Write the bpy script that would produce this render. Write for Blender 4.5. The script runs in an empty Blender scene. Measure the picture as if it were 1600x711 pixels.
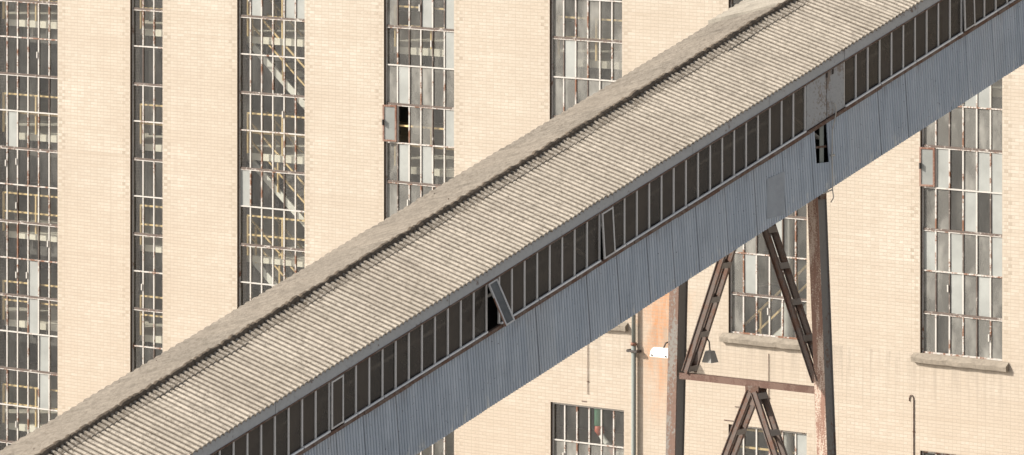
import bpy, math, random
from mathutils import Vector, Matrix, Quaternion
random.seed(7)
R = math.radians
scene = bpy.context.scene
col = scene.collection
# ---------------------------------------------------------------- camera
AL = R(41.6933)
cam_d = bpy.data.cameras.new('camera'); cam = bpy.data.objects.new('camera', cam_d); col.objects.link(cam)
scene.camera = cam
cam.location = (114.2708, -128.2852, 30.0)
cam.rotation_euler = (R(90), 0, AL)
cam_d.sensor_width = 36; cam_d.lens = 36*10600/1600
cam_d.shift_x = 0.0; cam_d.shift_y = -(355.5+760)/1600
cam_d.clip_start = 1; cam_d.clip_end = 5000
# ---------------------------------------------------------------- light
SUN_AZ, SUN_EL = R(50), R(30)          # azimuth measured from the facade's normal towards -X
s = Vector((-math.sin(SUN_AZ)*math.cos(SUN_EL), -math.cos(SUN_AZ)*math.cos(SUN_EL), math.sin(SUN_EL)))
sun_d = bpy.data.lights.new('sun', 'SUN'); sun_d.energy = 5.0; sun_d.angle = R(0.55); sun_d.color = (1, .945, .86)
sun = bpy.data.objects.new('sun', sun_d); col.objects.link(sun)
sun.rotation_mode = 'QUATERNION'; sun.rotation_quaternion = s.to_track_quat('Z', 'Y'); sun.location = (0, -60, 80)
w = bpy.data.worlds.new('World'); scene.world = w; w.use_nodes = True
nt = w.node_tree; nt.nodes.clear()
sky = nt.nodes.new('ShaderNodeTexSky'); sky.sky_type = 'NISHITA'; sky.sun_disc = False
sky.sun_elevation = SUN_EL; sky.sun_rotation = math.atan2(s.x, s.y); sky.dust_density = 2.5; sky.air_density = 1.0
bg = nt.nodes.new('ShaderNodeBackground'); bg.inputs[1].default_value = 0.118
wo = nt.nodes.new('ShaderNodeOutputWorld')
hs = nt.nodes.new('ShaderNodeHueSaturation'); hs.inputs['Saturation'].default_value = .35      # hazy, nearly colourless sky
nt.links.new(sky.outputs[0], hs.inputs['Color']); nt.links.new(hs.outputs[0], bg.inputs[0]); nt.links.new(bg.outputs[0], wo.inputs[0])
scene.view_settings.view_transform = 'Standard'; scene.view_settings.look = 'None'
scene.view_settings.exposure = 0.57; scene.view_settings.gamma = 1
scene.view_settings.use_curve_mapping = False
scene.render.engine = 'CYCLES'
scene.cycles.transparent_max_bounces = 16

# ---------------------------------------------------------------- materials
class N:
    """small node-graph helper"""
    def __init__(s, name, attr=None):
        s.m = bpy.data.materials.new(name); s.m.use_nodes = True
        s.t = s.m.node_tree; s.t.nodes.clear()
        s.out = s.t.nodes.new('ShaderNodeOutputMaterial')
        g = s.t.nodes.new('ShaderNodeNewGeometry'); s.pos = g.outputs['Position']
    def n(s, typ, **k):
        n = s.t.nodes.new(typ)
        for a, b in k.items(): setattr(n, a, b)
        return n
    def link(s, a, b):
        if isinstance(a, (int, float)): b.default_value = a
        elif isinstance(a, tuple): b.default_value = a if len(a) == len(b.default_value) else (*a, 1)
        else: s.t.links.new(a, b)
    def math(s, op, a, b=0.0, c=0.0, clamp=False):
        n = s.n('ShaderNodeMath', operation=op, use_clamp=clamp)
        s.link(a, n.inputs[0]); s.link(b, n.inputs[1]); s.link(c, n.inputs[2]); return n.outputs[0]
    def sep(s, v=None):
        n = s.n('ShaderNodeSeparateXYZ'); s.link(v or s.pos, n.inputs[0]); return n.outputs
    def comb(s, x, y, z):
        n = s.n('ShaderNodeCombineXYZ')
        for a, b in zip((x, y, z), n.inputs): s.link(a, b)
        return n.outputs[0]
    def scale(s, v, sc):
        n = s.n('ShaderNodeVectorMath', operation='MULTIPLY'); s.link(v, n.inputs[0]); n.inputs[1].default_value = sc; return n.outputs[0]
    def noise(s, v, sc=1.0, det=4, rough=.6):
        n = s.n('ShaderNodeTexNoise'); s.link(v, n.inputs['Vector']); n.inputs['Scale'].default_value = sc
        n.inputs['Detail'].default_value = det; n.inputs['Roughness'].default_value = rough; return n.outputs[0]
    def ramp(s, f, a, b, lo=0.0, hi=1.0):
        n = s.n('ShaderNodeMapRange'); n.clamp = True
        s.link(f, n.inputs[0]); s.link(a, n.inputs[1]); s.link(b, n.inputs[2]); s.link(lo, n.inputs[3]); s.link(hi, n.inputs[4]); return n.outputs[0]
    def mix(s, f, a, b, blend='MIX'):
        n = s.n('ShaderNodeMix', data_type='RGBA', blend_type=blend)
        s.link(f, n.inputs[0]); s.link(a, n.inputs[6]); s.link(b, n.inputs[7]); return n.outputs[2]
    def attr(s, name):
        n = s.n('ShaderNodeAttribute', attribute_name=name); return n.outputs['Fac']
    def bump(s, h, st=.3, dist=.01):
        n = s.n('ShaderNodeBump'); s.link(h, n.inputs['Height']); n.inputs['Strength'].default_value = st
        n.inputs['Distance'].default_value = dist; return n.outputs[0]
    def bsdf(s, c, rough=.8, metal=0.0, normal=None, spec=.5):
        n = s.n('ShaderNodeBsdfPrincipled'); s.link(c, n.inputs['Base Color']); s.link(rough, n.inputs['Roughness'])
        s.link(metal, n.inputs['Metallic']); n.inputs['Specular IOR Level'].default_value = spec
        if normal is not None: s.link(normal, n.inputs['Normal'])
        return n.outputs[0]
    def done(s, sh): s.t.links.new(sh, s.out.inputs[0]); return s.m

def brick_material(name, dark=False):
    g = N(name); x, y, z = g.sep()
    u = g.math('ADD', x, y)
    z2 = g.math('ADD', z, .005)
    v = g.comb(u, z2, 0.0)
    def br(width):
        b = g.n('ShaderNodeTexBrick'); g.link(v, b.inputs['Vector'])
        b.offset = .5; b.offset_frequency = 2; b.squash = 1
        b.inputs['Scale'].default_value = 1; b.inputs['Mortar Size'].default_value = .0075; b.inputs['Mortar Smooth'].default_value = .3
        b.inputs['Bias'].default_value = 0; b.inputs['Brick Width'].default_value = width; b.inputs['Row Height'].default_value = .0833
        b.inputs['Color1'].default_value = (0, 0, 0, 1); b.inputs['Color2'].default_value = (1, 1, 1, 1); b.inputs['Mortar'].default_value = (.5, .5, .5, 1)
        return b
    a, c = br(.25), br(.125)
    row = g.math('FLOOR', g.math('DIVIDE', z2, .0833)); par = g.math('GREATER_THAN', g.math('FRACT', g.math('MULTIPLY', row, .5)), .25)
    rnd = g.mix(par, a.outputs[0], c.outputs[0]); mort = g.math('ADD', g.math('MULTIPLY', a.outputs[1], g.math('SUBTRACT', 1.0, par)), g.math('MULTIPLY', c.outputs[1], par))
    light, mid = (.72, .635, .535), (.60, .515, .42)
    base = g.mix(rnd, light, mid)
    tone = g.noise(g.comb(g.math('MULTIPLY', x, .16), 7.0, g.math('MULTIPLY', z, .22)), 1, 3, .5)
    base = g.mix(g.ramp(tone, .38, .62, 0, .5), base, (.60, .50, .39))
    # quoins: darker bricks in alternate courses next to every window jamb
    qa = g.attr('rnd'); q1 = g.math('MULTIPLY', g.math('LESS_THAN', g.math('ABSOLUTE', g.math('SUBTRACT', qa, .5)), .1), g.math('SUBTRACT', 1.0, par))
    q2 = g.math('MULTIPLY', g.math('MULTIPLY', g.math('GREATER_THAN', qa, .9), par), g.math('GREATER_THAN', g.noise(g.comb(0.0, 0.0, g.math('MULTIPLY', row, 3.7)), 1, 1), .5))
    qf = g.math('MULTIPLY', g.math('ADD', q1, q2), g.ramp(g.noise(g.comb(g.math('MULTIPLY', x, 1.3), 2.0, g.math('MULTIPLY', row, 5.3)), 1, 1), .35, .6, .15, .8), clamp=True)
    base = g.mix(qf, base, (.42, .345, .265))
    # broad horizontal bands of different brick batches, weathering and a few browner rows
    band = g.noise(g.comb(g.math('MULTIPLY', x, .10), 0.0, g.math('MULTIPLY', z, 1.9)), 1, 5, .7)
    base = g.mix(g.ramp(band, .40, .66, 0, .75), base, (.57, .475, .375))
    rowr = g.noise(g.comb(g.math('MULTIPLY', x, .25), 3.0, g.math('MULTIPLY', row, .73)), 1, 2, .5)
    base = g.mix(g.ramp(rowr, .58, .75, 0, .45), base, (.50, .405, .31))
    blot = g.noise(g.pos, .45, 6, .62)
    base = g.mix(g.ramp(blot, .36, .62, .55, 0), base, (.55, .46, .365))
    drip = g.noise(g.comb(g.math('MULTIPLY', x, 2.2), 0.0, g.math('MULTIPLY', z, .12)), 1, 4, .6)
    base = g.mix(g.ramp(drip, .58, .8, 0, .35), base, (.44, .36, .285))
    # lower storeys are a warmer, browner brick
    base = g.mix(g.ramp(z, 12.5, 6.5, 0, .38), base, (.575, .455, .345))
    # rust stain that ran down the masonry beside the downpipe
    wob = g.math('MULTIPLY', g.math('SUBTRACT', g.noise(g.comb(g.math('MULTIPLY', x, 1.2), 1.0, g.math('MULTIPLY', z, .8)), 1, 6, .75), .5), 1.9)
    sx = g.ramp(g.math('ABSOLUTE', g.math('SUBTRACT', g.math('ADD', x, wob), 4.95)), .05, .95, 1, 0)
    sz = g.math('MULTIPLY', g.ramp(g.math('ADD', z, wob), 7.0, 9.6, 0, 1), g.ramp(z, 12.4, 10.8, 0, 1))
    sn = g.ramp(g.noise(g.comb(g.math('MULTIPLY', x, 3.0), 5.0, g.math('MULTIPLY', z, .9)), 1, 6, .7), .38, .66)
    base = g.mix(g.math('MULTIPLY', g.math('MULTIPLY', sx, sz), g.math('MULTIPLY', g.math('ADD', sn, .4), .95), clamp=True), base, (.60, .30, .15))
    dn = g.ramp(g.noise(g.comb(g.math('MULTIPLY', x, 6.0), 9.0, g.math('MULTIPLY', z, .35)), 1, 5, .7), .46, .66)
    df_ = g.math('MULTIPLY', g.math('MULTIPLY', g.ramp(z, 8.2, 9.6, 0, .7), g.math('LESS_THAN', z, 9.8)), g.math('MULTIPLY', dn, g.math('GREATER_THAN', x, -5.0)))
    base = g.mix(df_, base, (.40, .34, .275))
    base = g.mix(g.math('MULTIPLY', mort, .55), base, (.44, .375, .295))
    base = g.mix(g.math('LESS_THAN', qa, -.5), base, g.mix(mort, (.115, .085, .065), (.19, .15, .12)))   # left jambs face away from the sun: their shade painted into the brick colour
    base = g.mix(1.0, base, (.705, .71, .715), 'MULTIPLY')
    h = g.math('ADD', g.math('MULTIPLY', mort, -1.0), g.math('MULTIPLY', g.noise(g.pos, 40, 3), .6))
    return g.done(g.bsdf(base, .92, 0.0, g.bump(h, .5, .008), .2))

def rusty_paint(name, paint, rust=(.135, .06, .032), amt=.45, sc=3.0, attr=None, zs=.35, metal=0.0):
    g = N(name); x, y, z = g.sep()
    v = g.comb(x, y, g.math('MULTIPLY', z, zs))
    n1 = g.noise(v, sc, 7, .72); n2 = g.noise(g.pos, sc*7, 4, .7)
    n = g.math('ADD', g.math('MULTIPLY', n1, .65), g.math('MULTIPLY', n2, .35))
    thr = g.math('SUBTRACT', 1.0, g.attr(attr)) if attr else 1.0-amt
    if attr:
        thr = g.ramp(g.attr(attr), 0.0, 1.0, .66, .34)
        m = g.ramp(n, thr, g.math('ADD', thr, .05))
    else:
        t0 = .72-.44*amt; m = g.ramp(n, t0, t0+.05)
    rc = g.mix(g.noise(g.pos, 14, 4), rust, tuple(min(1, c*1.7) for c in rust))
    c = g.mix(m, paint, rc)
    c = g.mix(g.ramp(n2, .45, .8, 0, .35), c, tuple(p*.5 for p in paint))
    return g.done(g.bsdf(c, .65, metal, g.bump(m, .4, .004), .3))

def simple(name, c, rough=.8, var=.25, sc=6, metal=0.0):
    g = N(name); n = g.noise(g.pos, sc, 5, .65)
    return g.done(g.bsdf(g.mix(g.ramp(n, .3, .7), tuple(v*(1-var) for v in c), tuple(v*(1+var) for v in c)), rough, metal, None, .3))

def glass_material(name, dustc, tint=(.72, .76, .76), lo=0.0, refl=.10):
    g = N(name); x, y, z = g.sep(); d = g.attr('dust'); r = g.attr('rnd')
    v = g.comb(g.math('ADD', g.math('MULTIPLY', g.math('ADD', x, y), 3.2), g.math('MULTIPLY', r, 37.0)), g.math('MULTIPLY', r, 11.0), g.math('MULTIPLY', z, .8))
    st = g.noise(v, 1.0, 5, .6)
    blob = g.noise(g.comb(g.math('MULTIPLY', x, 1.4), g.math('ADD', y, g.math('MULTIPLY', r, 9.0)), g.math('MULTIPLY', z, .8)), 1.7, 3, .5)
    spk = g.ramp(g.noise(g.pos, 26, 3, .6), .70, .76)
    f = g.math('ADD', g.math('MULTIPLY', d, g.ramp(st, .25, .78, .72, 1.25)), g.math('MULTIPLY', g.math('MULTIPLY', g.ramp(blob, .45, .75), g.math('ADD', d, .06)), .9))
    f = g.math('ADD', f, g.math('MULTIPLY', spk, .12), clamp=True)
    f = g.math('MAXIMUM', f, lo)
    tr = g.n('ShaderNodeBsdfTransparent'); tr.inputs[0].default_value = (*tint, 1)
    gl = g.n('ShaderNodeBsdfGlossy'); gl.inputs['Roughness'].default_value = .08; gl.inputs[0].default_value = (.9, .9, .9, 1)
    nz = g.bump(g.noise(g.pos, 3.0, 2), .05, .02); g.link(nz, gl.inputs['Normal'])
    df = g.n('ShaderNodeBsdfDiffuse'); g.link(g.mix(blob, tuple(c*.8 for c in dustc), tuple(min(1, c*1.15) for c in dustc)), df.inputs[0])
    m1 = g.n('ShaderNodeMixShader'); m1.inputs[0].default_value = refl; g.t.links.new(tr.outputs[0], m1.inputs[1]); g.t.links.new(gl.outputs[0], m1.inputs[2])
    m2 = g.n('ShaderNodeMixShader'); g.link(f, m2.inputs[0]); g.t.links.new(m1.outputs[0], m2.inputs[1]); g.t.links.new(df.outputs[0], m2.inputs[2])
    return g.done(m2.outputs[0])

def roof_material(name, base, dirt, moss_ridge=True, dirty=.5, thr0=.565):
    g = N(name); x, y, z = g.sep()
    n1 = g.noise(g.pos, 9, 6, .72); n2 = g.noise(g.pos, 34, 4, .7); n3 = g.noise(g.pos, 1.1, 5, .6); n4 = g.noise(g.pos, 70, 2, .6)
    c = g.mix(g.ramp(n3, .3, .7), base, tuple(v*.8 for v in base))
    c = g.mix(g.ramp(n1, .44, .66, 0, dirty), c, tuple(v*.52 for v in base))
    thr = thr0
    near = g.ramp(g.math('ABSOLUTE', g.math('SUBTRACT', x, 25.25)), .2, .5, .09, 0.0) if moss_ridge else 0.0
    sp = g.ramp(g.math('ADD', g.math('ADD', g.math('MULTIPLY', n2, .7), g.math('MULTIPLY', n1, .3)), near), thr, thr+.07)
    c = g.mix(g.math('MULTIPLY', sp, .85), c, dirt)
    c = g.mix(g.ramp(n4, .68, .74, 0, .5), c, tuple(min(1, v*1.35) for v in base))
    sheet = g.attr('rnd'); c = g.mix(g.ramp(sheet, 0.0, 1.0, 0, .28), c, (.27, .23, .185))
    run = g.noise(g.comb(g.math('MULTIPLY', x, 1.1), g.math('MULTIPLY', y, 7.0), 0.0), 1, 5, .7)
    c = g.mix(g.ramp(run, .50, .68, 0, .55), c, tuple(v*.45 for v in base))
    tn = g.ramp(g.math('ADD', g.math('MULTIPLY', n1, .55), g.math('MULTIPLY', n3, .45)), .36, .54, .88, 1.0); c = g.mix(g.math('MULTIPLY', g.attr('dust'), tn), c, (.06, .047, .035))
    return g.done(g.bsdf(c, .95, 0.0, g.bump(g.math('ADD', n2, n1), .6, .012), .1))

def cladding_material(name):
    g = N(name); x, y, z = g.sep()
    n1 = g.noise(g.comb(x, g.math('MULTIPLY', y, 5.0), g.math('MULTIPLY', z, .5)), 1.2, 5, .65); n2 = g.noise(g.pos, 1.6, 5, .6)
    c = g.mix(g.ramp(n1, .35, .7), (.315, .36, .42), (.41, .455, .515))
    c = g.mix(g.ramp(n2, .5, .75, 0, .5), c, (.245, .28, .325))
    c = g.mix(g.ramp(g.attr('rnd'), 0.0, 1.0, 0, .35), c, (.43, .455, .485))
    b = g.math('SUBTRACT', z, g.math('MULTIPLY', y, .331))   # height within the inclined wall
    low = g.ramp(b, 23.50, 23.12, 0, 1)
    sc = g.ramp(g.noise(g.comb(x, g.math('MULTIPLY', y, 9.0), g.math('MULTIPLY', z, 3.0)), 1, 4, .7), .56, .66)
    c = g.mix(g.math('MULTIPLY', g.math('MULTIPLY', low, sc), .8), c, (.62, .62, .58))
    top = g.math('MULTIPLY', g.ramp(b, 24.2, 24.6, 0, 1), g.ramp(g.noise(g.comb(x, g.math('MULTIPLY', y, 6.0), z), 1, 4, .7), .5, .7))
    c = g.mix(g.math('MULTIPLY', top, .45), c, (.13, .085, .06))
    hole = g.ramp(g.noise(g.pos, 20, 2, .5), .70, .74); c = g.mix(g.math('MULTIPLY', hole, .7), c, (.10, .09, .085))
    return g.done(g.bsdf(c, .5, .35, None, .4))

M = {}
M['brick'] = brick_material('cream_brick'); M['quoin'] = brick_material('brown_brick', True)
M['white_frame'] = rusty_paint('flaking_white_paint', (.47, .44, .40), attr='rnd', sc=4, zs=.8)
M['rust_frame'] = rusty_paint('rusty_transom', (.44, .40, .36), rust=(.072, .052, .042), amt=.72, sc=3.2, zs=1)
M['casement_pink'] = rusty_paint('rust_red_frame', (.30, .19, .145), amt=.55, rust=(.15, .07, .045))
M['glass'] = glass_material('dusty_glass', (.27, .26, .235), (.80, .82, .80))
M['pale_glass'] = simple('pale_opaque_glass', (.285, .29, .272), .35, .16, 1.3)
M['gallery_glass'] = glass_material('grimy_brown_glass', (.088, .076, .065), (.50, .47, .43), .40, .06)
M['concrete'] = roof_material('sill_concrete', (.30, .258, .208), (.20, .165, .13), False, .6)
M['asbestos'] = roof_material('fibre_cement', (.50, .44, .365), (.085, .068, .05), True, .68, .55)
M['asbestos_cap'] = roof_material('mossy_fibre_cement', (.36, .32, .27), (.085, .068, .05), True, .8)
M['asbestos_far'] = roof_material('weathered_fibre_cement', (.215, .187, .155), (.095, .075, .055), False, .8, .545)
M['asbestos_new'] = roof_material('newer_fibre_cement', (.31, .28, .235), (.16, .13, .10), False, .35)
M['moss'] = roof_material('mossy_ridge', (.15, .12, .092), (.035, .028, .02), False, .7)
M['cladding'] = cladding_material('blue_grey_sheet')
M['fascia'] = rusty_paint('grey_fascia_paint', (.36, .365, .37), rust=(.10, .065, .05), amt=.32, sc=2.0, zs=1)
M['mullion'] = rusty_paint('pale_mullion_paint', (.50, .485, .47), rust=(.13, .09, .07), amt=.16, sc=4)
M['rust'] = rusty_paint('rusty_steel', (.15, .11, .09), rust=(.075, .038, .025), amt=.55, sc=5, zs=1)
M['rail_white'] = rusty_paint('bright_rail', (.66, .67, .68), rust=(.12, .07, .05), amt=.28, sc=2.2, zs=1)
M['panel'] = rusty_paint('stained_panel', (.31, .315, .32), rust=(.155, .125, .105), amt=.48, sc=2.5, zs=.4)
M['post'] = rusty_paint('peeling_post_paint', (.54, .43, .35), rust=(.19, .105, .075), amt=.60, sc=4.5, zs=.14)
M['post_shaded'] = rusty_paint('shaded_peeling_paint', (.17, .158, .145), rust=(.10, .062, .046), amt=.38, sc=2.4, zs=.25)  # darker tone paints in the shade on post faces turned from the sun
M['post_brown'] = rusty_paint('brown_post_paint', (.20, .185, .165), rust=(.125, .075, .055), amt=.62, sc=2.2, zs=.2)
M['brace'] = rusty_paint('brown_rusty_brace', (.13, .10, .085), rust=(.10, .052, .035), amt=.5, sc=5, zs=.6)
M['batten'] = rusty_paint('grey_batten', (.24, .21, .185), rust=(.12, .07, .045), amt=.35, sc=5)
M['beam_red'] = rusty_paint('red_rust_beam', (.15, .092, .07), rust=(.085, .045, .033), amt=.55, sc=5)
M['pipe'] = rusty_paint('grey_green_pipe', (.21, .225, .205), rust=(.22, .15, .11), amt=.2, sc=3)
M['white_lamp'] = simple('white_enamel', (.72, .72, .70), .4, .08)
M['grey_lamp'] = simple('grey_enamel', (.25, .24, .22), .6, .2)
M['dark_metal'] = simple('dark_metal', (.06, .05, .045), .6)
M['yellow'] = simple('yellow_rail_paint', (.66, .47, .23), .5, .12)
M['floor_edge'] = simple('cream_slab', (.72, .66, .56), .8, .12, 2)
M['inner'] = simple('interior_grey', (.16, .15, .135), .9, .3, .8)
M['inner_dark'] = simple('interior_dark', (.09, .082, .075), .9, .3, .8)
M['steel_light'] = simple('pale_stringer_paint', (.66, .63, .57), .7, .15, 3)
M['green'] = simple('green_pipe_paint', (.16, .36, .24), .5, .15); M['red'] = simple('red_pipe_paint', (.42, .10, .06), .5, .2)
M['lagging'] = simple('white_lagging', (.62, .60, .56), .8, .12)
M['wire'] = simple('white_conduit', (.38, .36, .33), .6, .12)
M['ground'] = simple('yard_concrete', (.34, .32, .295), .95, .2, .15)
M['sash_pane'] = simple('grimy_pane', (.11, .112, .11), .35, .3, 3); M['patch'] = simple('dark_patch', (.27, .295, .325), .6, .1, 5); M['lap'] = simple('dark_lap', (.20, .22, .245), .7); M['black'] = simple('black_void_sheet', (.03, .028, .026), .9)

# ---------------------------------------------------------------- mesh builder
class MB:
    def __init__(s): s.v = []; s.f = []; s.a = []; s.mi = []; s.rnd = 0.0; s.dust = 0.0; s.m = 0
    def face(s, pts, rnd=None, dust=None):
        i = len(s.v); s.v += [tuple(p) for p in pts]; s.f.append(tuple(range(i, i+len(pts))))
        s.a.append((s.rnd if rnd is None else rnd, s.dust if dust is None else dust)); s.mi.append(s.m)
    def hexa(s, p):          # p: 4 bottom + 4 top, ccw
        i = len(s.v); s.v += [tuple(q) for q in p]
        for f in ((3, 2, 1, 0), (4, 5, 6, 7), (0, 1, 5, 4), (1, 2, 6, 5), (2, 3, 7, 6), (3, 0, 4, 7)):
            s.f.append(tuple(i+k for k in f)); s.a.append((s.rnd, s.dust)); s.mi.append(s.m)
    def box(s, x0, x1, y0, y1, z0, z1):
        s.hexa([(x0, y0, z0), (x1, y0, z0), (x1, y1, z0), (x0, y1, z0), (x0, y0, z1), (x1, y0, z1), (x1, y1, z1), (x0, y1, z1)])
    def inc(s, y0, y1, x0, x1, b0, b1):   # block that follows the gallery's incline
        a = SL
        s.hexa([(x0, y0, a*y0+b0), (x1, y0, a*y0+b0), (x1, y1, a*y1+b0), (x0, y1, a*y1+b0), (x0, y0, a*y0+b1), (x1, y0, a*y0+b1), (x1, y1, a*y1+b1), (x0, y1, a*y1+b1)])
    def bar(s, p, q, wd, ht, up=(0, 0, 1)):
        p, q = Vector(p), Vector(q); d = (q-p).normalized(); u = Vector(up); sd = d.cross(u)
        if sd.length < 1e-4: sd = d.cross(Vector((0, 1, 0)))
        sd.normalize(); u = sd.cross(d).normalized(); a, b = sd*wd/2, u*ht/2
        s.hexa([p-a-b, p+a-b, q+a-b, q-a-b, p-a+b, p+a+b, q+a+b, q-a+b])
    def tube(s, pts, r, n=10):
        pts = [Vector(p) for p in pts]; rings = []
        rr = r if isinstance(r, (list, tuple)) else [r]*len(pts)
        ref = Vector((.31, .87, .38)).normalized(); u = None
        for k, p in enumerate(pts):
            d = (pts[min(k+1, len(pts)-1)]-pts[max(k-1, 0)]).normalized()
            if u is None: u = d.cross(ref).normalized()
            u = (u-d*u.dot(d)).normalized(); vv = d.cross(u)
            i = len(s.v); s.v += [tuple(p+(u*math.cos(t)+vv*math.sin(t))*rr[k]) for t in [2*math.pi*j/n for j in range(n)]]
            rings.append(i)
        for a, b in zip(rings, rings[1:]):
            for j in range(n):
                s.f.append((a+j, a+(j+1) % n, b+(j+1) % n, b+j)); s.a.append((s.rnd, s.dust)); s.mi.append(s.m)
        for i, rev in ((rings[0], 1), (rings[-1], 0)):
            f = tuple(i+j for j in range(n)); s.f.append(f[::-1] if rev else f); s.a.append((s.rnd, s.dust)); s.mi.append(s.m)
    def build(s, name, mats, parent=None, smooth=False):
        me = bpy.data.meshes.new(name); o = Vector((0, 0, 0)); p = parent
        while p is not None: o += Vector(p.location); p = p.parent
        me.from_pydata([tuple(Vector(v)-o) for v in s.v], [], s.f)
        for m in (mats if isinstance(mats, (list, tuple)) else [mats]): me.materials.append(m)
        for k, an in enumerate(('rnd', 'dust')):
            at = me.attributes.new(an, 'FLOAT', 'FACE'); at.data.foreach_set('value', [q[k] for q in s.a])
        me.polygons.foreach_set('material_index', s.mi)
        if smooth: me.polygons.foreach_set('use_smooth', [True]*len(me.polygons))
        me.update(); ob = bpy.data.objects.new(name, me); col.objects.link(ob)
        if parent: ob.parent = parent
        return ob
def tag(o, label=None, cat=None, group=None, kind=None):
    for k, v in (('label', label), ('category', cat), ('group', group), ('kind', kind)):
        if v: o[k] = v
    return o
def empty(name, loc, label, cat, group=None):
    o = bpy.data.objects.new(name, None); o.location = loc; col.objects.link(o); return tag(o, label, cat, group)

# ---------------------------------------------------------------- ground
g = MB(); g.face([(-2500, -2500, 0), (2500, -2500, 0), (2500, 2500, 0), (-2500, 2500, 0)])
tag(g.build('ground', M['ground']), kind='structure')

# ================================================================ FACTORY BUILDING
K0, KM = 16.808, .99906          # height of transom 0 and the 1 m module
def tz(n): return K0-KM*n
WIN = [  # x0, x1, columns, z list top->bottom, key
    (-24.3, -21.86, 6, [tz(n) for n in range(-8, 16)], 'W0'),
    (-18.83, -16.39, 6, [tz(n) for n in range(-8, 16)], 'W1'),
    (-13.63, -12.42, 3, [tz(n) for n in range(-8, 16)], 'W2'),
    (-9.67, -7.23, 6, [tz(n) for n in range(-8, 16)], 'W3'),
    (-4.42, -1.98, 6, [tz(n) for n in range(-8, 8)], 'W4'),
    (1.27, 3.68, 6, [tz(n) for n in range(-8, 8)], 'W5'),
    (7.14, 9.62, 6, [tz(n) for n in range(-8, 8)], 'W6'),
    (13.14, 15.62, 6, [tz(n) for n in range(-8, 8)], 'W7'),
    (19.0, 21.48, 6, [tz(n) for n in range(-8, 8)], 'W8'),
    (-4.42, -1.98, 6, [7.62, 6.67, 5.72, 4.77, 3.82], 'L4'),
    (1.30, 3.74, 6, [7.62, 6.67, 5.72, 4.77, 3.82], 'L5'),
    (7.14, 9.62, 6, [7.58, 6.63, 5.68, 4.73, 3.78], 'L6'),
    (13.14, 15.62, 6, [7.48, 6.53, 5.58, 4.63, 3.68], 'L7'),
    (19.0, 21.48, 6, [7.48, 6.53, 5.58, 4.63, 3.68], 'L8'),
]
bld = empty('factory_building', (0, 0, 0), 'tall cream brick factory building with rows of narrow steel framed windows behind the conveyor', 'building')
XW0, XW1, ZT, TH = -42.0, 46.0, 33.0, .36
def wall():
    m = MB()
    xs = sorted({XW0, XW1} | {round(w_[0]-e, 4) for w_ in WIN for e in (0, .055, .18, .30)} | {round(w_[1]+e, 4) for w_ in WIN for e in (0, .055, .18, .30)}); zs = sorted({0, ZT} | {w_[3][0] for w_ in WIN} | {w_[3][-1] for w_ in WIN})
    def hole(x, z): return any(w_[0] < x < w_[1] and w_[3][-1] < z < w_[3][0] for w_ in WIN)
    for a, b in zip(xs, xs[1:]):
        run = None
        for c, d in zip(zs, zs[1:]):
            if hole((a+b)/2, (c+d)/2): continue
            zc, xc = (c+d)/2, (a+b)/2; q = 0
            for w_ in WIN:
                if w_[3][-1] < zc < w_[3][0]:
                    dd = max(w_[0]-xc, xc-w_[1])
                    if 0 < dd < .055: q = 0
                    elif 0 < dd < .18: q = .5
                    elif 0 < dd < .30: q = 1
            m.face([(a, 0, c), (b, 0, c), (b, 0, d), (a, 0, d)], q)
            m.face([(b, TH, c), (a, TH, c), (a, TH, d), (b, TH, d)])
    for x0, x1, n, zl, k in WIN:
        z1, z0 = zl[0], zl[-1]
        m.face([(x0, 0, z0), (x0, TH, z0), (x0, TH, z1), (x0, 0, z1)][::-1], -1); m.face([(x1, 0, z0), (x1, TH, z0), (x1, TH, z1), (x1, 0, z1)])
        m.face([(x0, 0, z1), (x1, 0, z1), (x1, TH, z1), (x0, TH, z1)]); m.face([(x0, 0, z0), (x1, 0, z0), (x1, TH, z0), (x0, TH, z0)][::-1])
    m.face([(XW0, 0, ZT), (XW1, 0, ZT), (XW1, TH, ZT), (XW0, TH, ZT)])
    # side walls
    for x, sg in ((XW0, 1), (XW1, -1)):
        m.box(min(x, x+sg*TH)+.0, max(x, x+sg*TH), TH+.003, 16, 0, ZT)
    return m
wall().build('brick_wall', M['brick'], bld)
m = MB(); m.box(XW0+.4, XW1-.4, TH+.01, 15.9, ZT-.3, ZT-.02); m.build('roof', M['inner'], bld)
m = MB(); m.box(XW0+.4, XW1-.4, 10, 10.3, 0, ZT-.35); m.build('interior_wall', M['inner_dark'], bld)
# floors with a pale slab edge
FL = [21.9, 19.1, 16.24, 13.17, 10.48, 8.07, 5.26]
for z in FL:
    m = MB(); xr = XW1-.5 if z > 14 else (4.6 if z > 9 else 4.6)
    m.box(XW0+.5, xr, .50, 9.9, z-.07, z); m.box(XW0+.5, xr, .42, .50, z-.17, z+.01)
    m.m = 1; m.box(XW0+.5, xr, .62, .9, z-.60, z-.10)
    x = XW0+1
    while x < xr-.5: m.box(x, x+.05, .50, .60, z-.42, z-.15); x += .55
    m.build('floor_slab', [M['floor_edge'], M['inner_dark']], bld)
for x in (-26.5, -20.9, -15.2, -11.9, -6.6, -1.2, 4.4, 10.9, 17.0, 23.0):
    m = MB(); m.box(x-.12, x+.12, 2.4, 2.65, 0, ZT-.35); m.m = 1
    m.build('interior_column', [M['inner'], M['inner']], bld)
m = MB(); m.tube([(8.76, .30, 0), (8.76, .30, 13.2)], .15, 14); tag(m.build('interior_pipe', M['lagging'], bld, True), 'white vertical pipe behind the window glass')

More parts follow.
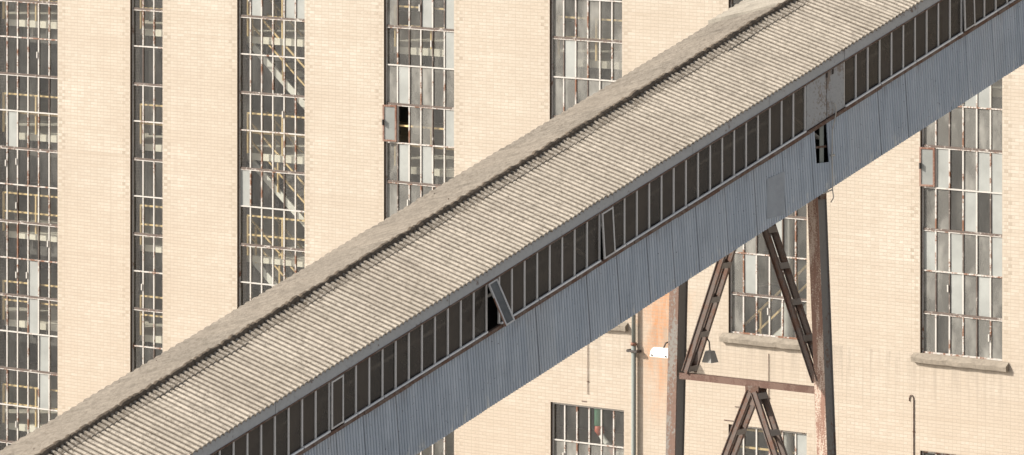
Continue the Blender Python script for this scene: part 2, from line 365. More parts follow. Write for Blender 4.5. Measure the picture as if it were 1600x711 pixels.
PALE = {'W1': {(3, 1), (7, 3), (8, 3), (9, 4), (10, 4)}, 'W3': {(-1, 1), (-1, 4), (-1, 5), (4, 0)},
        'W4': {(-1, 3), (-1, 5), (0, 5), (1, 1), (2, 5), (3, 1), (3, 3)}, 'W5': {(0, 1)},
        'W6': {(5, 1), (4, 3)}, 'W7': {(0, 3), (0, 4), (2, 1), (2, 4), (2, 5), (3, 3), (3, 5), (4, 0), (4, 2), (4, 5), (5, 2), (5, 4)},
        'L6': {(0, 5)}, 'W8': {(2, 2), (4, 4), (6, 1)}, 'W0': {(5, 2)}}
GREY = {'W4': {(-1, 0), (1, 0), (1, 2), (1, 3), (1, 4), (1, 5), (2, 2), (2, 3), (3, 0), (4, 0), (4, 3), (4, 1), (4, 2)},
        'W5': {(-1, 0), (-1, 2), (-1, 3), (-1, 5), (0, 0), (0, 2), (0, 5)} | {(1, c) for c in range(6)},
        'W6': {(4, 0), (4, 1), (5, 0), (6, 0), (3, 0), (3, 1), (3, 2)}, 'L5': {(1, c) for c in range(6)},
        'W7': {(r, c) for r in range(-1, 7) for c in range(6)} - {(2, 2), (3, 2), (3, 4), (6, 1), (0, 5)}}
CASE = {'W4': {(2, 0): 16}, 'W7': {(2, 0): 13}, 'W0': {(3, 2): 20}, 'W8': {(3, 0): 15}}
GONE = {'W4': {(2, 1)}}
NAMES = {'W0': 'leftmost window strip beyond the picture edge', 'W1': 'dark tall window strip with yellow handrails at the left edge', 'W2': 'narrow three pane window strip',
         'W3': 'tall window strip with stairs behind it', 'W4': 'tall window strip with one open casement and a missing pane', 'W5': 'tall window strip directly above the roof of the gallery',
         'W6': 'tall window behind the steel trestle', 'W7': 'tall window with mostly frosted panes', 'L5': 'lower window with a green and red pipe behind it', 'L6': 'lower window behind the trestle foot'}
for x0, x1, n, zl, key in WIN:
    rr = random.Random(hash(key) % 1000 if False else sum(map(ord, key))*7)
    first = -8 if key[0] == 'W' else 0
    st = MB(); gl = MB(); pw = (x1-x0)/n; z1, z0 = zl[0], zl[-1]; Y0, Y1 = .075, .115
    # outer frame
    st.rnd = .35
    for xa, xb in ((x0, x0+.035), (x1-.035, x1)): st.box(xa+.001, xb-.001, Y0, Y1, z0, z1)
    for i, z in enumerate(zl):
        r_ = first+i; rusty = (r_ % 2 == 0) if key[0] == 'W' else False
        th = .052 if rusty else .034
        st.m = 1 if rusty else 0; st.rnd = rr.uniform(.2, .6)
        if i == 0: st.box(x0+.035, x1-.035, Y0-.004, Y1+.004, z-.05, z)
        elif i == len(zl)-1: st.box(x0+.035, x1-.035, Y0-.004, Y1+.004, z, z+.05)
        else: st.box(x0+.035, x1-.035, Y0-.006, Y1+.004, z-th/2, z+th/2)
        if rusty and i not in (0, len(zl)-1):   # flaking white lip under the rusty transom
            st.m = 0; st.rnd = .45; st.box(x0+.035, x1-.035, Y0-.002, Y1, z-th/2-.024, z-th/2-.001)
    white_cols = .90 if key in ('W1', 'W2', 'W3') else 1.0 if key[0] == 'L' else .68
    for i in range(len(zl)-1):
        za, zb = zl[i], zl[i+1]; r_ = first+i
        for c in range(1, n):
            x = x0+c*pw; white = rr.random() < white_cols
            st.m = 0 if white else 1; st.rnd = rr.uniform(.2, .62) if white else .85
            wdt = .042 if white else .034
            st.box(x-wdt/2, x+wdt/2, Y0, Y1, zb+.026, za-.026)
            if rr.random() < .10:
                st.m = 0; st.rnd = 0; hz = zb+rr.uniform(.35, .55); st.box(x-.05, x-.012, Y0-.03, Y0, hz, hz+.17)
        for c in range(n):
            if (r_, c) in GONE.get(key, ()) : continue
            xa, xb = x0+c*pw+.017, x0+(c+1)*pw-.017
            if (r_, c) in CASE.get(key, {}): continue
            pale = (r_, c) in PALE.get(key, ()); gl.m = 1 if pale else 0
            if (r_, c) in GREY.get(key, ()): d = rr.uniform(.32, .58)
            else: d = rr.uniform(.01, .10) if key in ('W1', 'W2', 'W3', 'L5') else rr.uniform(.04, .20)
            t = rr.uniform(-.005, .005); u_ = rr.uniform(-.006, .006)
            gl.face([(xa, .10+t, zb+.015), (xb, .10-t, zb+.015), (xb, .10-t+u_, za-.015), (xa, .10+t+u_, za-.015)], rr.random(), d)
    fr = st.build('window', [M['white_frame'], M['rust_frame']], bld)
    if key in NAMES: fr['label'] = NAMES[key]
    gl.build('glazing', [M['glass'], M['pale_glass']], fr)
    if key[0] == 'W' and zl[-1] > 9 or key[0] == 'L':
        sl = MB(); e = .20; N_ = 16; pr = []
        for k in range(N_+1):
            x = x0-e+(x1-x0+2*e)*k/N_; j = rr.uniform(-.008, .008); pr.append([(x, -.11+j, z0-.21+j), (x, -.125+j, z0-.11), (x, -.12-j, z0-.09+j), (x, -.002, z0+.005)])
        for a, b in zip(pr, pr[1:]):
            for j in range(3): sl.face([a[j], b[j], b[j+1], a[j+1]])
            sl.face([a[0], (a[0][0], -.002, a[0][2]), (b[0][0], -.002, b[0][2]), b[0]])
        for p_ in (pr[0], pr[-1]): sl.face([*p_, (p_[0][0], -.002, p_[0][2])])
        sl.box(x0+.002, x1-.002, -.002, .073, z0-.05, z0+.012)
        if key[0] == 'W': sl.build('sill', M['concrete'], fr)
    for (r_, c), ang in CASE.get(key, {}).items():
        i = r_-first; za, zb = zl[i]-.03, zl[i+1]+.03; xa, xb = x0+c*pw+.0, x0+(c+1)*pw-.01
        def P(x, y, z, h=xb, a=R(ang)):
            dx = x-h; return (h+dx*math.cos(a)-y*math.sin(a)*0, .06+dx*math.sin(a)+y, z)
        cs = MB()
        for (a, b, c_, d) in ((xa, xa+.045, zb, za), (xb-.045, xb, zb, za), (xa+.045, xb-.045, zb, zb+.045), (xa+.045, xb-.045, za-.045, za)):
            cs.hexa([P(a, -.02, c_), P(b, -.02, c_), P(b, .02, c_), P(a, .02, c_), P(a, -.02, d), P(b, -.02, d), P(b, .02, d), P(a, .02, d)])
        cs.m = 1; cs.hexa([P(xa+.045, -.004, zb+.045), P(xb-.045, -.004, zb+.045), P(xb-.045, .004, zb+.045), P(xa+.045, .004, zb+.045), P(xa+.045, -.004, za-.045), P(xb-.045, -.004, za-.045), P(xb-.045, .004, za-.045), P(xa+.045, .004, za-.045)])
        cs.m = 2; cs.box(xa+.03, xa+.06, P(xa, 0, 0)[1]-.06, P(xa, 0, 0)[1]+.0, zb+.42, zb+.56)
        o = cs.build('casement', [M['casement_pink'], M['pale_glass'], M['dark_metal']], fr); o['label'] = 'open casement with a flaking reddish frame'

# ---------------------------------------------------------------- handrails and stairs behind the glass
def make_rail():
    root = empty('handrail', (0, 0, 0), 'x', 'handrail', 'yellow handrails behind the tall windows')
    for x in (0, 1.26, 2.2):
        m = MB(); m.bar((x, 0, 0), (x, 0, 1.05), .045, .05, (0, 1, 0)); m.build('post', M['yellow'], root)
    for z in (1.05, .55):
        m = MB(); m.bar((-.02, 0, z), (2.22, 0, z), .045, .045); m.build('rail', M['yellow'], root)
    return root
def copy_tree(o, parent=None):
    c = o.copy(); col.objects.link(c)
    if parent: c.parent = parent
    for ch in list(o.children): copy_tree(ch, c)
    return c
rail0 = make_rail(); used = False
bays = [(-18.68, 'the wide window strip at the left edge'), (-13.43, 'the narrow three pane window strip'), (-9.47, 'the window strip with the stairs'), (-4.20, 'the window strip with the open casement'), (1.40, 'the window strip right above the gallery roof')]
ords = ['topmost', 'second from the top', 'third from the top', 'fourth from the top', 'lowest']
for bx, nm in bays:
    k = 0
    for z in FL[2:]:
        if bx > -6 and z < 13: continue
        if bx > 0 and z < 16: continue
        if bx > -12 and z < 10: continue
        o = rail0 if not used else copy_tree(rail0); used = True
        o.location = (bx, .20, z+.03)
        o['label'] = 'yellow handrail behind %s, %s there' % (nm, ords[k]); k += 1
def stair(x0, z0, x1, z1, y, label):
    root = empty('staircase', (x0, y, min(z0, z1)), label, 'staircase', 'staircases inside the building')
    for yy in (y, y+.8):
        m = MB(); m.bar((x0, yy, z0-.08), (x1, yy, z1-.08), .05, .19); m.build('stringer', M['steel_light'], root)
    nst = 15
    for k in range(nst):
        t = (k+.5)/nst; m = MB(); x = x0+(x1-x0)*t; z = z0+(z1-z0)*t; m.box(x-.12, x+.12, y+.03, y+.77, z-.02, z+.01); m.build('tread', M['inner'], root)
    for yy, nm in ((y-.05, 1), (y+.85, 1)):
        m = MB(); m.bar((x0, yy, z0+.95), (x1, yy, z1+.95), .045, .05); m.bar((x0, yy, z0+.48), (x1, yy, z1+.48), .04, .045)
        for t in (.08, .36, .64, .92):
            x = x0+(x1-x0)*t; z = z0+(z1-z0)*t; m.bar((x, yy, z-.05), (x, yy, z+.95), .045, .045, (0, 1, 0))
        m.build('handrail', M['yellow'], root)
stair(-9.8, 19.15, -6.0, 16.29, .53, 'pale staircase with yellow rails behind the glass, uppermost and cut by the top edge')
stair(-9.9, 16.29, -5.9, 13.22, .53, 'pale staircase with yellow rails behind the glass, highest one seen whole')
stair(-9.9, 13.22, -6.4, 10.53, .53, 'pale staircase with yellow rails behind the glass, middle flight')
stair(-9.7, 10.53, -6.6, 8.12, .53, 'pale staircase with yellow rails behind the glass, lowest flight just above the gallery roof')
stair(6.3, 8.25, 10.4, 11.6, .53, 'staircase with yellow rails rising to the right behind the trestle window')
m = MB(); m.bar((5.6, .35, 7.0), (9.4, .35, 7.0), .045, .05); m.bar((5.6, .35, 7.44), (9.4, .35, 7.44), .045, .05)
for x in (5.9, 7.1, 8.3): m.bar((x, .35, 5.9), (x, .35, 7.44), .045, .045, (0, 1, 0))
tag(m.build('handrail', M['yellow']), 'yellow handrail behind the low window between the trestle braces', 'handrail')

# coloured pipe behind the lower window
root = empty('coloured_pipe', (2.70, .26, 6.64), 'green, red and white pipe bending down behind the lower window', 'pipe')
m = MB(); m.tube([(2.68, .26, 9.04), (2.68, .26, 7.12)], .115, 14); m.build('green_pipe', M['green'], root, True)
m = MB(); m.tube([(2.68, .26, 7.14), (2.70, .26, 7.02), (2.77, .26, 6.90)], [.10, .13, .09], 14); m.tube([(3.10, .26, 6.62), (3.20, .26, 6.50), (3.27, .26, 6.46)], [.09, .12, .10], 12); m.build('red_joint', M['red'], root, True)
m = MB(); m.tube([(2.76, .26, 6.91), (2.86, .26, 6.78), (2.96, .26, 6.70), (3.12, .26, 6.60)], .075, 12); m.tube([(3.25, .26, 6.46), (3.50, .26, 6.49), (4.10, .26, 6.50)], .085, 12); m.build('white_pipe', M['lagging'], root, True)

# ================================================================ THINGS ON THE FACADE
root = empty('downpipe', (4.12, -.14, 0), 'grey green downpipe running down the brick wall left of the rust stain', 'downpipe')
m = MB(); m.tube([(4.15, -.105, 0), (4.15, -.105, 9.30)], .060, 14); m.tube([(4.15, -.105, 9.28), (4.15, -.105, 13.4)], .052, 14); m.build('pipe', M['pipe'], root, True)
for z in (9.32, 6.2, 3.1, 12.2):
    m = MB(); m.tube([(4.15, -.105, z-.035), (4.15, -.105, z+.035)], .076, 14); m.build('collar', M['casement_pink'], root, True)
    m = MB(); m.box(3.98, 4.32, -.19, -.17, z-.20, z-.15); m.box(3.98, 4.03, -.17, -.001, z-.21, z-.14); m.box(4.27, 4.32, -.17, -.001, z-.21, z-.14); m.build('bracket', M['dark_metal'], root)

def lamp(x, y, z, wdt, rad, mat, label, mirror=1):
    root = empty('wall_lamp', (x, y, z), label, 'lamp')
    m = MB(); n = 12; prof = [(math.cos(t)*rad*.9, math.sin(t)*rad) for t in [math.pi*k/n for k in range(n+1)]]
    xa, xb = x-wdt/2, x+wdt/2; ry = .12
    sh = 1.08
    for (a, b), (c, d) in zip(prof, prof[1:]):
        m.face([(xa, y-a, z+b), (xb, y-a, z+b*sh), (xb, y-c, z+d*sh), (xa, y-c, z+d)])
        m.face([(xa+.01, y-a*.93, z+b*.93), (xb-.01, y-a*.93, z+b*.93), (xb-.01, y-c*.93, z+d*.93), (xa+.01, y-c*.93, z+d*.93)][::-1])
    m.face([(xb, y-a, z+b*sh) for a, b in prof]); m.face([(xa, y-a, z+b) for a, b in prof][::-1])
    m.bar((xa, y-rad*.9, z-.01), (xb, y-rad*.9, z-.01), .02, .03); m.bar((xa, y+rad*.9, z-.01), (xb, y+rad*.9, z-.01), .02, .03)
    m.build('lamp_hood', mat, root)
    m = MB(); m.tube([(xa+.06, y, z+.05), (xb-.06, y, z+.05)], .045, 10); m.build('lamp_tube', M['lagging'], root, True)
    m = MB(); m.tube([(x, y, z+rad*1.0), (x+.05, y+.02, z+rad+.12), (x+.12, -.12, z+rad+.2), (x+.2, -.001, z+rad+.2)], .02, 8); m.box(x+.14, x+.30, -.05, -.001, z+rad+.14, z+rad+.26); m.build('arm', M['dark_metal'], root)
    m = MB(); m.box(xa+.05, xa+.09, y-rad*.9-.03, y-rad*.9-.012, z+.0, z+.03); m.box(xb-.1, xb-.06, y-rad*.9-.03, y-rad*.9-.012, z, z+.03); m.build('clip', M['dark_metal'], root)
lamp(5.40, -.42, 9.16, .60, .19, M['white_lamp'], 'white hooded lamp on a bracket beside the rust stained brick')
root = empty('floodlight', (23.75, -20.55, 12.55), 'small grey hooded lamp hanging by the foot of the left trestle brace', 'lamp')
m = MB(); bx, by, bz = 23.86, -20.62, 12.42
m.hexa([(bx-.12, by-.12, bz), (bx+.13, by-.12, bz), (bx+.13, by+.12, bz), (bx-.12, by+.12, bz), (bx-.07, by-.07, bz+.24), (bx+.07, by-.07, bz+.24), (bx+.07, by+.07, bz+.24), (bx-.07, by+.07, bz+.24)])
m.build('lamp_hood', M['grey_lamp'], root)
m = MB(); m.tube([(bx, by, bz+.22), (bx-.02, by, bz+.42), (bx-.12, by-.02, bz+.55)], .016, 8); m.build('arm', M['dark_metal'], root)

def hookrod(x, z0, z1, label, hook=True, r=.016, o=-.018):
    m = MB(); pts = [(x, o, z0), (x, o, z1)]
    if hook: pts += [(x-.01, o, z1+.06), (x-.05, o, z1+.11), (x-.10, o, z1+.10), (x-.13, o, z1+.03), (x-.13, o, z1-.04)]
    m.tube(pts, r, 8)
    z = z0+.3
    while z < z1-.1: m.box(x-.03, x+.03, -.02, -.001, z, z+.03); z += 1.1
    tag(m.build('conduit', M['rust'], smooth=False), label, 'conduit')
hookrod(12.95, 1.0, 8.68, 'thin rusty conduit with a hooked top on the brick at lower right', True, .013)
hookrod(8.43, 8.02, 9.42, 'short thin rusty conduit on the brick above the trestle cross beam', False, .008)
hookrod(2.56, 7.92, 9.5, 'short thin rusty conduit on the brick above the lower window', False, .008)
for (x, z, ln) in ((7.35, 8.02, .45), (2.35, 7.72, .16), (7.0, 7.66, .3)):
    m = MB(); m.box(x, x+ln, -.015, -.001, z, z+.02)
    m.rnd = 1; o = m.build('wall_bracket', M['rust']); tag(o, {7.35: 'short rusty bar on the brick, upper one behind the trestle', 2.35: 'short rusty bar just above the window with the green pipe', 7.0: 'short rusty bar on the brick, lower one behind the trestle'}[x], 'bracket')

# ================================================================ CONVEYOR GALLERY
SL = .331; XG = 27.2275; XF = 23.1; XR = 25.25; YA, YB = -66.0, -.02
BT, BB, CB, EV, RG = 25.57, 24.64, 23.15, 25.845, 26.39      # z intercepts: window top, window bottom, cladding foot, eave, ridge
gal = empty('conveyor_gallery', (25.2, -66, 0), 'long inclined conveyor gallery with corrugated roof, window strip and blue grey cladding', 'conveyor gallery')
def rib(u): return abs(math.sin(math.pi*u))**.55
def roof(y0, y1, xa, xb, ba, bb, pitch, amp, lift=0.0, rows=4, seg=8, jit=.018, seed=1, thick=.012, silt_amt=0.0):
    rr = random.Random(seed); m = MB(); n = int((y1-y0)/pitch); sheets = {}
    for wv in range(n):
        sh = wv//7
        if sh not in sheets: sheets[sh] = (rr.uniform(-.006, .006), rr.uniform(-jit, jit), rr.random())
        dz, je, rn = sheets[sh]; je += rr.uniform(-.006, .006)
        g0 = []
        for k in range(seg+1):
            u = (1-math.cos(math.pi*k/seg))/2; y = y0+(wv+u)*pitch; h = math.sin(math.pi*k/seg)*amp; row = []
            for r in range(rows+1):
                t = r/rows; x = xa+(xb-xa)*t+(je if r == rows else 0)
                row.append((x, y-h*.25, SL*y+ba+(bb-ba)*t+h+lift+dz))
            g0.append(row)
        for kk, (a, b) in enumerate(zip(g0, g0[1:])):
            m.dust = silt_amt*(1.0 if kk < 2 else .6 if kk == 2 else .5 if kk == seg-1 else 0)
            for r in range(rows):
                m.face([a[r], a[r+1], b[r+1], b[r]] if xb > xa else [a[r], b[r], b[r+1], a[r+1]], rn)
            pa, pb = a[rows], b[rows]
            m.face([pa, (pa[0], pa[1], pa[2]-thick), (pb[0], pb[1], pb[2]-thick), pb], rn)
    return m
PIT = .1184
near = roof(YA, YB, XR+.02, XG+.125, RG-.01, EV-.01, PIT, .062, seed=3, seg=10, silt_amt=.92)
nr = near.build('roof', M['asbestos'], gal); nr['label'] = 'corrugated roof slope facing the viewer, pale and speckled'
far = roof(YA, -19.75, XR-.02, XR-2.1, RG-.01, RG-.546-.01, PIT*1.6, .07, seed=5)
far.build('roof', M['asbestos_far'], gal)['label'] = 'dull far roof slope beyond the ridge'
far2 = roof(-19.75, YB, XR-.02, XR-2.14, RG-.0, RG-.50, PIT*1.6, .045, lift=.02, seed=6, thick=.03)
far2.build('roof', M['asbestos_new'], gal)['label'] = 'paler newer sheets on the far roof slope'
m = MB(); yb = -19.79; m.hexa([(XR-2.14, yb, SL*yb+RG-.56), (XR-.05, yb, SL*yb+RG-.02), (XR-.05, yb+.03, SL*yb+RG-.02), (XR-2.14, yb+.03, SL*yb+RG-.56), (XR-2.14, yb, SL*yb+RG-.42), (XR-.05, yb, SL*yb+RG+.07), (XR-.05, yb+.03, SL*yb+RG+.07), (XR-2.14, yb+.03, SL*yb+RG-.42)])
m.build('verge_strip', M['asbestos_new'], gal)
# ridge wings: short corrugated pieces lapped over the top of the near slope, and the mossy roll
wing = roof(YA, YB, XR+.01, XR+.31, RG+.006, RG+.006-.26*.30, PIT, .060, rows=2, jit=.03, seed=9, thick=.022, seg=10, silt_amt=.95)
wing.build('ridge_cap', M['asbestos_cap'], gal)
rr = random.Random(4); m = MB(); pts = []; rad = []; y = YA
while y < YB-.1:
    pts.append((XR+rr.uniform(-.012, .012), y, SL*y+RG+.055+rr.uniform(-.016, .016))); rad.append(.066+rr.uniform(-.02, .02)); y += .055
m.tube(pts, rad, 9); m.build('ridge_roll', M['moss'], gal)
# fixing bolts on the far slope
for y in [-44.5+i*1.0 for i in range(25)]:
    for t in (.30, .80):
        if rr.random() < .25: continue
        y_ = y+rr.uniform(-.35, .35); x = XR-2.1*(t+rr.uniform(-.05, .05)); z = SL*y_+RG-.546*t+.03; m = MB(); q_ = rr.uniform(.007, .014)
        m.tube([(x, y_, z-.03), (x, y_, z+.012)], q_, 6); m.build('roof_bolt', M['rust'], gal)
# fascia under the eave
y = YA; rr = random.Random(12)
while y < YB:
    m = MB(); y2 = min(YB, y+2.4); m.rnd = rr.random(); m.inc(y+.004, y2-.004, XG-.02, XG+.028+rr.uniform(0, .006), BT+.035, EV-.012); y = y2
    m.build('fascia', M['fascia'], gal)
m = MB(); m.inc(YA, YB, XG-.02, XG+.045, BT+.004, BT+.034); m.build('top_rail', M['rust'], gal)
# windows
ys = []
y = -36.445
while y > YA+.2: y -= .3675; ys.append(y)
ys = ys[::-1]+[-36.445+.3675*i for i in range(0, 22)]+[-28.36+.3738*i for i in range(0, 19)]
right = [-20.38+.39*i for i in range(0, int((YB+20.38)/.39))]
sets = [ys, right]
FR = {-31.27: 'open', -27.95: 'ajar', -35.70: 'shut', -16.48: 'shut2'}
gg = MB(); mm = MB(); specials = []
rr = random.Random(21)
for lst in sets:
    gg = MB()
    for a, b in zip(lst, lst[1:]):
        cy = (a+b)/2; sp = None
        if a <= -31.12 < b: sp = 'open'
        elif a <= -27.78 < b: sp = 'ajar'
        elif a <= -35.5 < b: sp = 'shut'
        elif a <= -16.27 < b: sp = 'set'
        if sp: specials.append((sp, a, b)); continue
        t = rr.uniform(-.003, .003)
        gg.face([(XG-.02+t, a+.012, SL*a+BB+.02), (XG-.02-t, b-.012, SL*b+BB+.02), (XG-.02-t, b-.012, SL*b+BT), (XG-.02+t, a+.012, SL*a+BT)], rr.random(), rr.uniform(.35, .95))
    gg.build('glazing', M['gallery_glass'], gal)
    for y in lst:
        own = -43.5 < y < -14; tgt = MB() if own else mm; tgt.rnd = rr.random(); wd = .019
        tgt.hexa([(XG-.03, y-wd, SL*y+BB-.0), (XG+.004, y-wd, SL*y+BB-.0), (XG+.004, y+wd, SL*y+BB), (XG-.03, y+wd, SL*y+BB), (XG-.03, y-wd, SL*y+BT), (XG+.004, y-wd, SL*y+BT), (XG+.004, y+wd, SL*y+BT), (XG-.03, y+wd, SL*y+BT)])
        if own: tgt.build('mullion', M['mullion'], gal)
tag(mm.build('mullion', M['mullion'], gal), kind='stuff')
# bright glazing rail in broken lengths, rusty ledge under it
rr = random.Random(31)
for lst in sets:
    i = 0
    while i < len(lst)-1:
        k = min(len(lst)-1, i+rr.choice((2, 3, 4, 5, 6)))
        if not any(lst[i] <= sp_[1]+.01 < lst[k] for sp_ in specials): m = MB(); m.inc(lst[i]+.02, lst[k]-.01, XG+.006, XG+.045, BB-.012, BB+.022); m.build('glazing_rail', M['rail_white'], gal)
        else:
            for q in range(i, k):
                if not any(abs(lst[q]-s_[1]) < .02 for s_ in specials): m = MB(); m.inc(lst[q]+.005, lst[q+1]-.005, XG+.006, XG+.045, BB-.012, BB+.022); m.build('glazing_rail', M['rail_white'], gal)
        i = k
y = YA
while y < YB: m = MB(); y2 = min(YB, y+1.3); m.inc(y, y2-.003, XG-.02, XG+.055+rr.uniform(-.012, .018), BB-.085+rr.uniform(-.008, .008), BB-.013); m.build('ledge', M['rust'], gal); y = y2
# special panes
def sash(name, a, b, ang, mat, label, pane):
    H = BT-BB-.03; m = MB(); hinge = Vector((XG+.03, 0, 0))
    def P(y, h, o=0):      # h: distance below the head, o: outward offset
        zt = SL*y+BT-.01; return (XG+.035+h*math.sin(ang)+o*math.cos(ang), y, zt-h*math.cos(ang)+o*math.sin(ang))
    bw = .032
    def blk(y0, y1, h0, h1, o0, o1): m.hexa([P(y0, h1, o0), P(y0, h1, o1), P(y1, h1, o1), P(y1, h1, o0), P(y0, h0, o0), P(y0, h0, o1), P(y1, h0, o1), P(y1, h0, o0)])
    a2, b2 = a+.02, b-.02
    blk(a2, a2+bw, 0, H, -.015, .015); blk(b2-bw, b2, 0, H, -.015, .015); blk(a2+bw, b2-bw, 0, bw, -.015, .015); blk(a2+bw, b2-bw, H-bw, H, -.015, .015)
    m.m = 1; m.dust = .75; m.rnd = .4; blk(a2+bw, b2-bw, bw, H-bw, -.003, .003)
    if name == 'open': m.m = 2; blk(a2-.006, a2-.001, .30, H, -.016, .014)
    o = m.build('casement', [mat, pane, M['casement_pink']], gal); o['label'] = label
for sp, a, b in specials:
    if sp == 'open': sash('open', a-.02, b-.09, R(31), M['mullion'], 'top hung casement swung wide open', M['sash_pane'])
    elif sp == 'ajar': sash('ajar', a, b, R(4), M['mullion'], 'top hung casement slightly ajar', M['gallery_glass'])
    elif sp == 'shut': sash('shut', a, b, R(0), M['mullion'], 'closed casement with a pale frame', M['gallery_glass'])
    else: sash('set', a, b, R(2), M['mullion'], 'casement pushed out a little near the top of the gallery', M['gallery_glass'])
# blank stained panels, two sheets
for a, b in ((-21.62, -20.97), (-20.96, -20.40)):
    m = MB(); m.inc(a+.01, b-.004, XG-.015, XG+.02, BB-.0, BT+.002); m.build('blank_panel', M['panel'], gal)
m = MB()
for y in (-20.99, -20.80): m.inc(y, y+.03, XG+.03, XG+.05, BT-.10, BT+.0)
m.build('hook', M['dark_metal'], gal)
# corrugated cladding in separate sheets with a hole beside the trestle
def cladding(x, sign, hole=None, seed=2, top=BB-.05):
    rr = random.Random(seed); m = MB(); P_ = .0752; y = YA; n = int((YB-YA)/P_); k = 0; sh = 0; nxt = 10; dx = 0; rn = .5; slip = 0
    for wv in range(n):
        if wv >= nxt: sh += 1; nxt = wv+rr.choice((9, 10, 10, 11)); dx = rr.uniform(-.003, .005); rn = rr.random()*(1 if rr.random() < .5 else .3); slip = rr.uniform(-.004, .004)
        for j in range(6):
            ya = y+(wv+j/6)*P_; yb = y+(wv+(j+1)/6)*P_
            xa = x+sign*(dx+.034*math.sin(math.pi*j/6)**.6); xb = x+sign*(dx+.034*max(0.0, math.sin(math.pi*(j+1)/6))**.6)
            ya0, yb0 = ya+.14, yb+.14     # the sheets lean a few degrees, square to neither the slope nor the ground
            za0, zb0, za1, zb1 = SL*ya0+CB+slip, SL*yb0+CB+slip, SL*ya+top, SL*yb+top
            if hole and hole[0] < ya < hole[1]:
                def L(y_, z_, zt): return y_+.14*(zt-z_)/(zt-za0)
                h0, h1 = hole[2], hole[3]; h1a, h1b = h1+SL*(ya-hole[0]), h1+SL*(yb-hole[0])
                m.face([(xa, ya0, za0), (xb, yb0, zb0), (xb, L(yb, h0, zb1), h0), (xa, L(ya, h0, za1), h0)], rn)
                m.face([(xa, L(ya, h1a, za1), h1a), (xb, L(yb, h1b, zb1), h1b), (xb, yb, zb1), (xa, ya, za1)], rn); continue
            m.face([(xa, ya0, za0), (xb, yb0, zb0), (xb, yb, zb1), (xa, ya, za1)], rn)
    return m
cladding(XG-.018, 1, (-21.34, -20.98, 16.80, 17.50)).build('cladding', M['cladding'], gal)
cladding(XF, -1, None, 8, EV-.04).build('cladding', M['cladding'], gal)['label'] = 'far side cladding, hidden behind the gallery'
# dark vertical laps between sheets
rr = random.Random(5); y = YA+.5
while y < YB-.3:
    if not -21.4 < y < -20.7 and -42 < y < -14: m = MB(); m.hexa([(XG+.008, y+.14, SL*y+CB+.056), (XG+.0175, y+.14, SL*y+CB+.056), (XG+.0175, y+.149, SL*y+CB+.056), (XG+.008, y+.149, SL*y+CB+.056), (XG+.008, y+.0, SL*y+BB-.09), (XG+.0175, y, SL*y+BB-.09), (XG+.0175, y+.009, SL*y+BB-.09), (XG+.008, y+.009, SL*y+BB-.09)]); m.build('sheet_lap', M['lap'], gal)
    y += rr.choice((.75, .9, 1.1, 1.5, 2.0))
m = MB(); m.face([(XG+.021, -22.87, 15.80), (XG+.021, -22.31, 15.84), (XG+.021, -22.31, 16.72), (XG+.021, -22.87, 16.60)]); m.build('patch_panel', M['patch'], gal)
# what shows inside the hole
m = MB(); m.box(XG-.05, XG-.035, -21.12, -20.99, 16.7, 17.6); m.build('inner_post', M['pipe'], gal); m = MB(); m.box(XG-.045, XG-.03, -21.25, -20.91, 17.10, 17.14); m.build('inner_bar', M['rust'], gal)
# floor, soffit, inner lining, interior braces
m = MB(); m.inc(YA, YB, XF+.05, XG-.05, CB+.02, CB+.14); m.build('soffit', M['rust'], gal)
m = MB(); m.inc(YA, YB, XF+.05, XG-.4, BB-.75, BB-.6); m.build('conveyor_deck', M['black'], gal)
m = MB(); m.inc(YA, YB, XF+.04, XF+.07, CB+.2, EV-.1); m.build('inner_lining', M['inner_dark'], gal)
for k in range(18):
    y = -62+k*3.3
    m = MB(); m.bar((XG-.25, y, SL*y+BT-.02), (XG-.25, y+1.5, SL*(y+1.5)+BB-.45), .05, .10, (1, 0, 0)); m.build('interior_brace', M['steel_light'], gal)
m = MB(); m.box(XF, XG, YA-.05, YA-.0, 0, SL*YA+EV); m.build('end_wall', M['fascia'], gal)
# white conduit that hangs from the blank panel down to the trestle head
m = MB(); X = XG+.055
m.tube([(X-.02, -20.83, 18.02), (X+.02, -20.76, 17.98), (X+.02, -20.72, 17.85), (X+.02, -20.78, 17.62), (X+.02, -20.85, 17.45), (X+.02, -20.86, 17.0), (X+.02, -20.84, 16.22), (X+.03, -20.82, 16.08), (X-.01, -20.86, 15.98)], .012, 8)
m.tube([(X+.02, -20.84, 16.24), (X-.05, -21.02, 16.18), (X-.12, -21.18, 16.16)], .014, 8); m.box(X, X+.04, -20.89, -20.79, 16.92, 16.96)
m.build('cable', M['wire'], gal, True)

# ================================================================ SUPPORT TRESTLE
YT = -20.77
tr = empty('support_trestle', (25.1, YT, 0), 'rusty steel support trestle with laced braces carrying the gallery in front of the brick wall', 'trestle')
def hpost(xt, zt, xb, wd=.27, dep=.30, mat='post'):
    """I-section column: flanges face the picture's left and back, web between"""
    m = MB()
    def seg(x0, x1, y0, y1, mi):
        m.m = mi; d = xb-xt
        m.hexa([(x0+d, y0, .0), (x1+d, y0, .0), (x1+d, y1, .0), (x0+d, y1, .0), (x0, y0, zt), (x1, y0, zt), (x1, y1, zt), (x0, y1, zt)])
    seg(xt, xt+wd, YT-.15, YT-.13, 0); seg(xt, xt+wd, YT+dep-.17, YT+dep-.15, 1)
    seg(xt+wd*.84, xt+wd*.90, YT-.13, YT+dep-.17, 1); seg(xt+.02, xt+.05, YT-.13, YT+dep-.17, 1)
    o = m.build('post', [M[mat], M['post_shaded']], tr)
    b = MB(); b.box(xb-.12, xb+wd+.12, YT-.3, YT+.3, .0, .12); b.build('base_plate', M['concrete'], o)
    return o
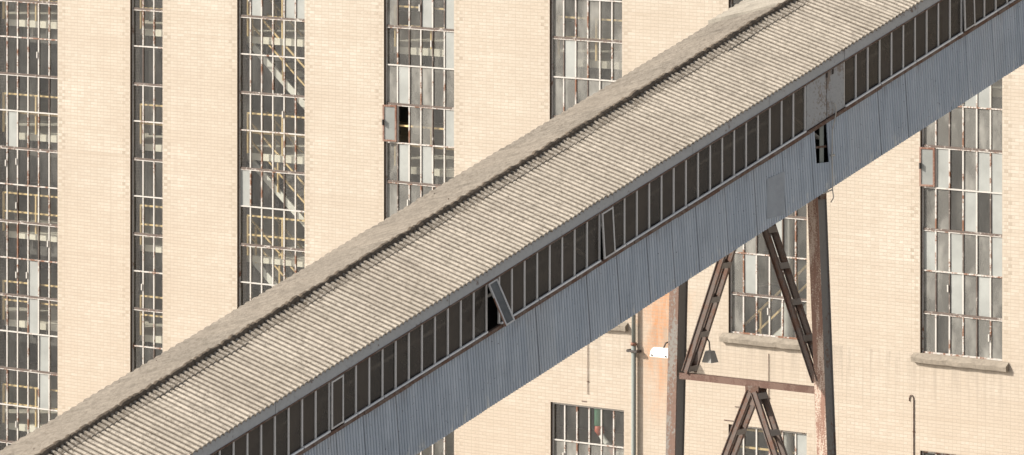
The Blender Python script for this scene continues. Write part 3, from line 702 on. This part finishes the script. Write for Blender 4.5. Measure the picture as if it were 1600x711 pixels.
# splay: about 5 cm per metre of height
hpost(26.69, 16.20, 26.69+.049*16.2, .27)['label'] = 'near post with peeling pale and red paint'
hpost(23.08, 16.20, 23.08-.030*16.2, .25, mat='post_brown')['label'] = 'far post, brown and grey'
# extra strap that stands off the near post's head
def brace(p, q, w_=.15, gap=.27, wside=.06):
    p, q = Vector(p), Vector(q); root = MB()
    d = (q-p); L = d.length; d.normalize(); up = Vector((0, 1, 0)); nrm = d.cross(up).normalized()
    for sgn in (-1, 1):
        off = up*(gap/2*sgn)
        root.bar(p+off, q+off, .02, w_, tuple(nrm)); root.bar(p+off+nrm*w_*.45, q+off+nrm*w_*.45, w_*.42, .018, tuple(nrm)); root.bar(p+off-nrm*w_*.45, q+off-nrm*w_*.45, w_*.42, .018, tuple(nrm))
    o = root.build('brace', M['brace'], tr)
    n = max(2, int(L/.82)); 
    for k in range(n+1):
        c = p+d*(L*(k+.15)/(n+.3)); b = MB(); b.bar(c-up*(gap/2+.012)+nrm*w_*.50, c+up*(gap/2+.012)+nrm*w_*.50, .13, .016, tuple(nrm)); b.bar(c-up*(gap/2+.012)-nrm*w_*.56, c+up*(gap/2+.012)-nrm*w_*.56, .13, .016, tuple(nrm)); b.build('batten_plate', M['batten'], o)
brace((23.42, YT, 12.2), (25.0, YT, 16.1)); brace((26.90, YT, 12.3), (25.22, YT, 16.1))
brace((25.16, YT, 11.95), (23.30, YT, 8.1)); brace((25.28, YT, 11.95), (27.0, YT, 8.1))
brace((23.05, YT, 4.1), (25.1, YT, 7.95)); brace((27.2, YT, 4.1), (25.3, YT, 7.95))
for z, xa, xb in ((12.12, 23.25, 26.92), (8.0, 23.1, 27.1), (4.0, 23.0, 27.3)):
    m = MB(); m.box(xa, xb, YT-.12, YT-.10, z-.07, z+.06); m.box(xa, xb, YT-.10, YT+.06, z+.04, z+.055); m.build('cross_beam', M['beam_red'], tr)
for z in (11.98, 7.9):
    m = MB()
    for yy in (YT-.135, YT+.13): m.hexa([(25.08-.02, yy, z-.30), (25.36, yy, z-.30), (25.36, yy+.012, z-.30), (25.06, yy+.012, z-.30), (25.04, yy, z+.10), (25.40, yy, z+.10), (25.40, yy+.012, z+.10), (25.04, yy+.012, z+.10)])
    m.build('gusset_plate', M['rust'], tr)
m = MB(); m.box(26.6, 27.0, YT-.16, YT+.16, 16.18, 16.22); m.box(23.0, 23.4, YT-.16, YT+.16, 16.18, 16.22); m.box(23.1, 27.0, YT-.1, YT+.1, 16.02, 16.16); m.build('head_beam', M['rust'], tr)
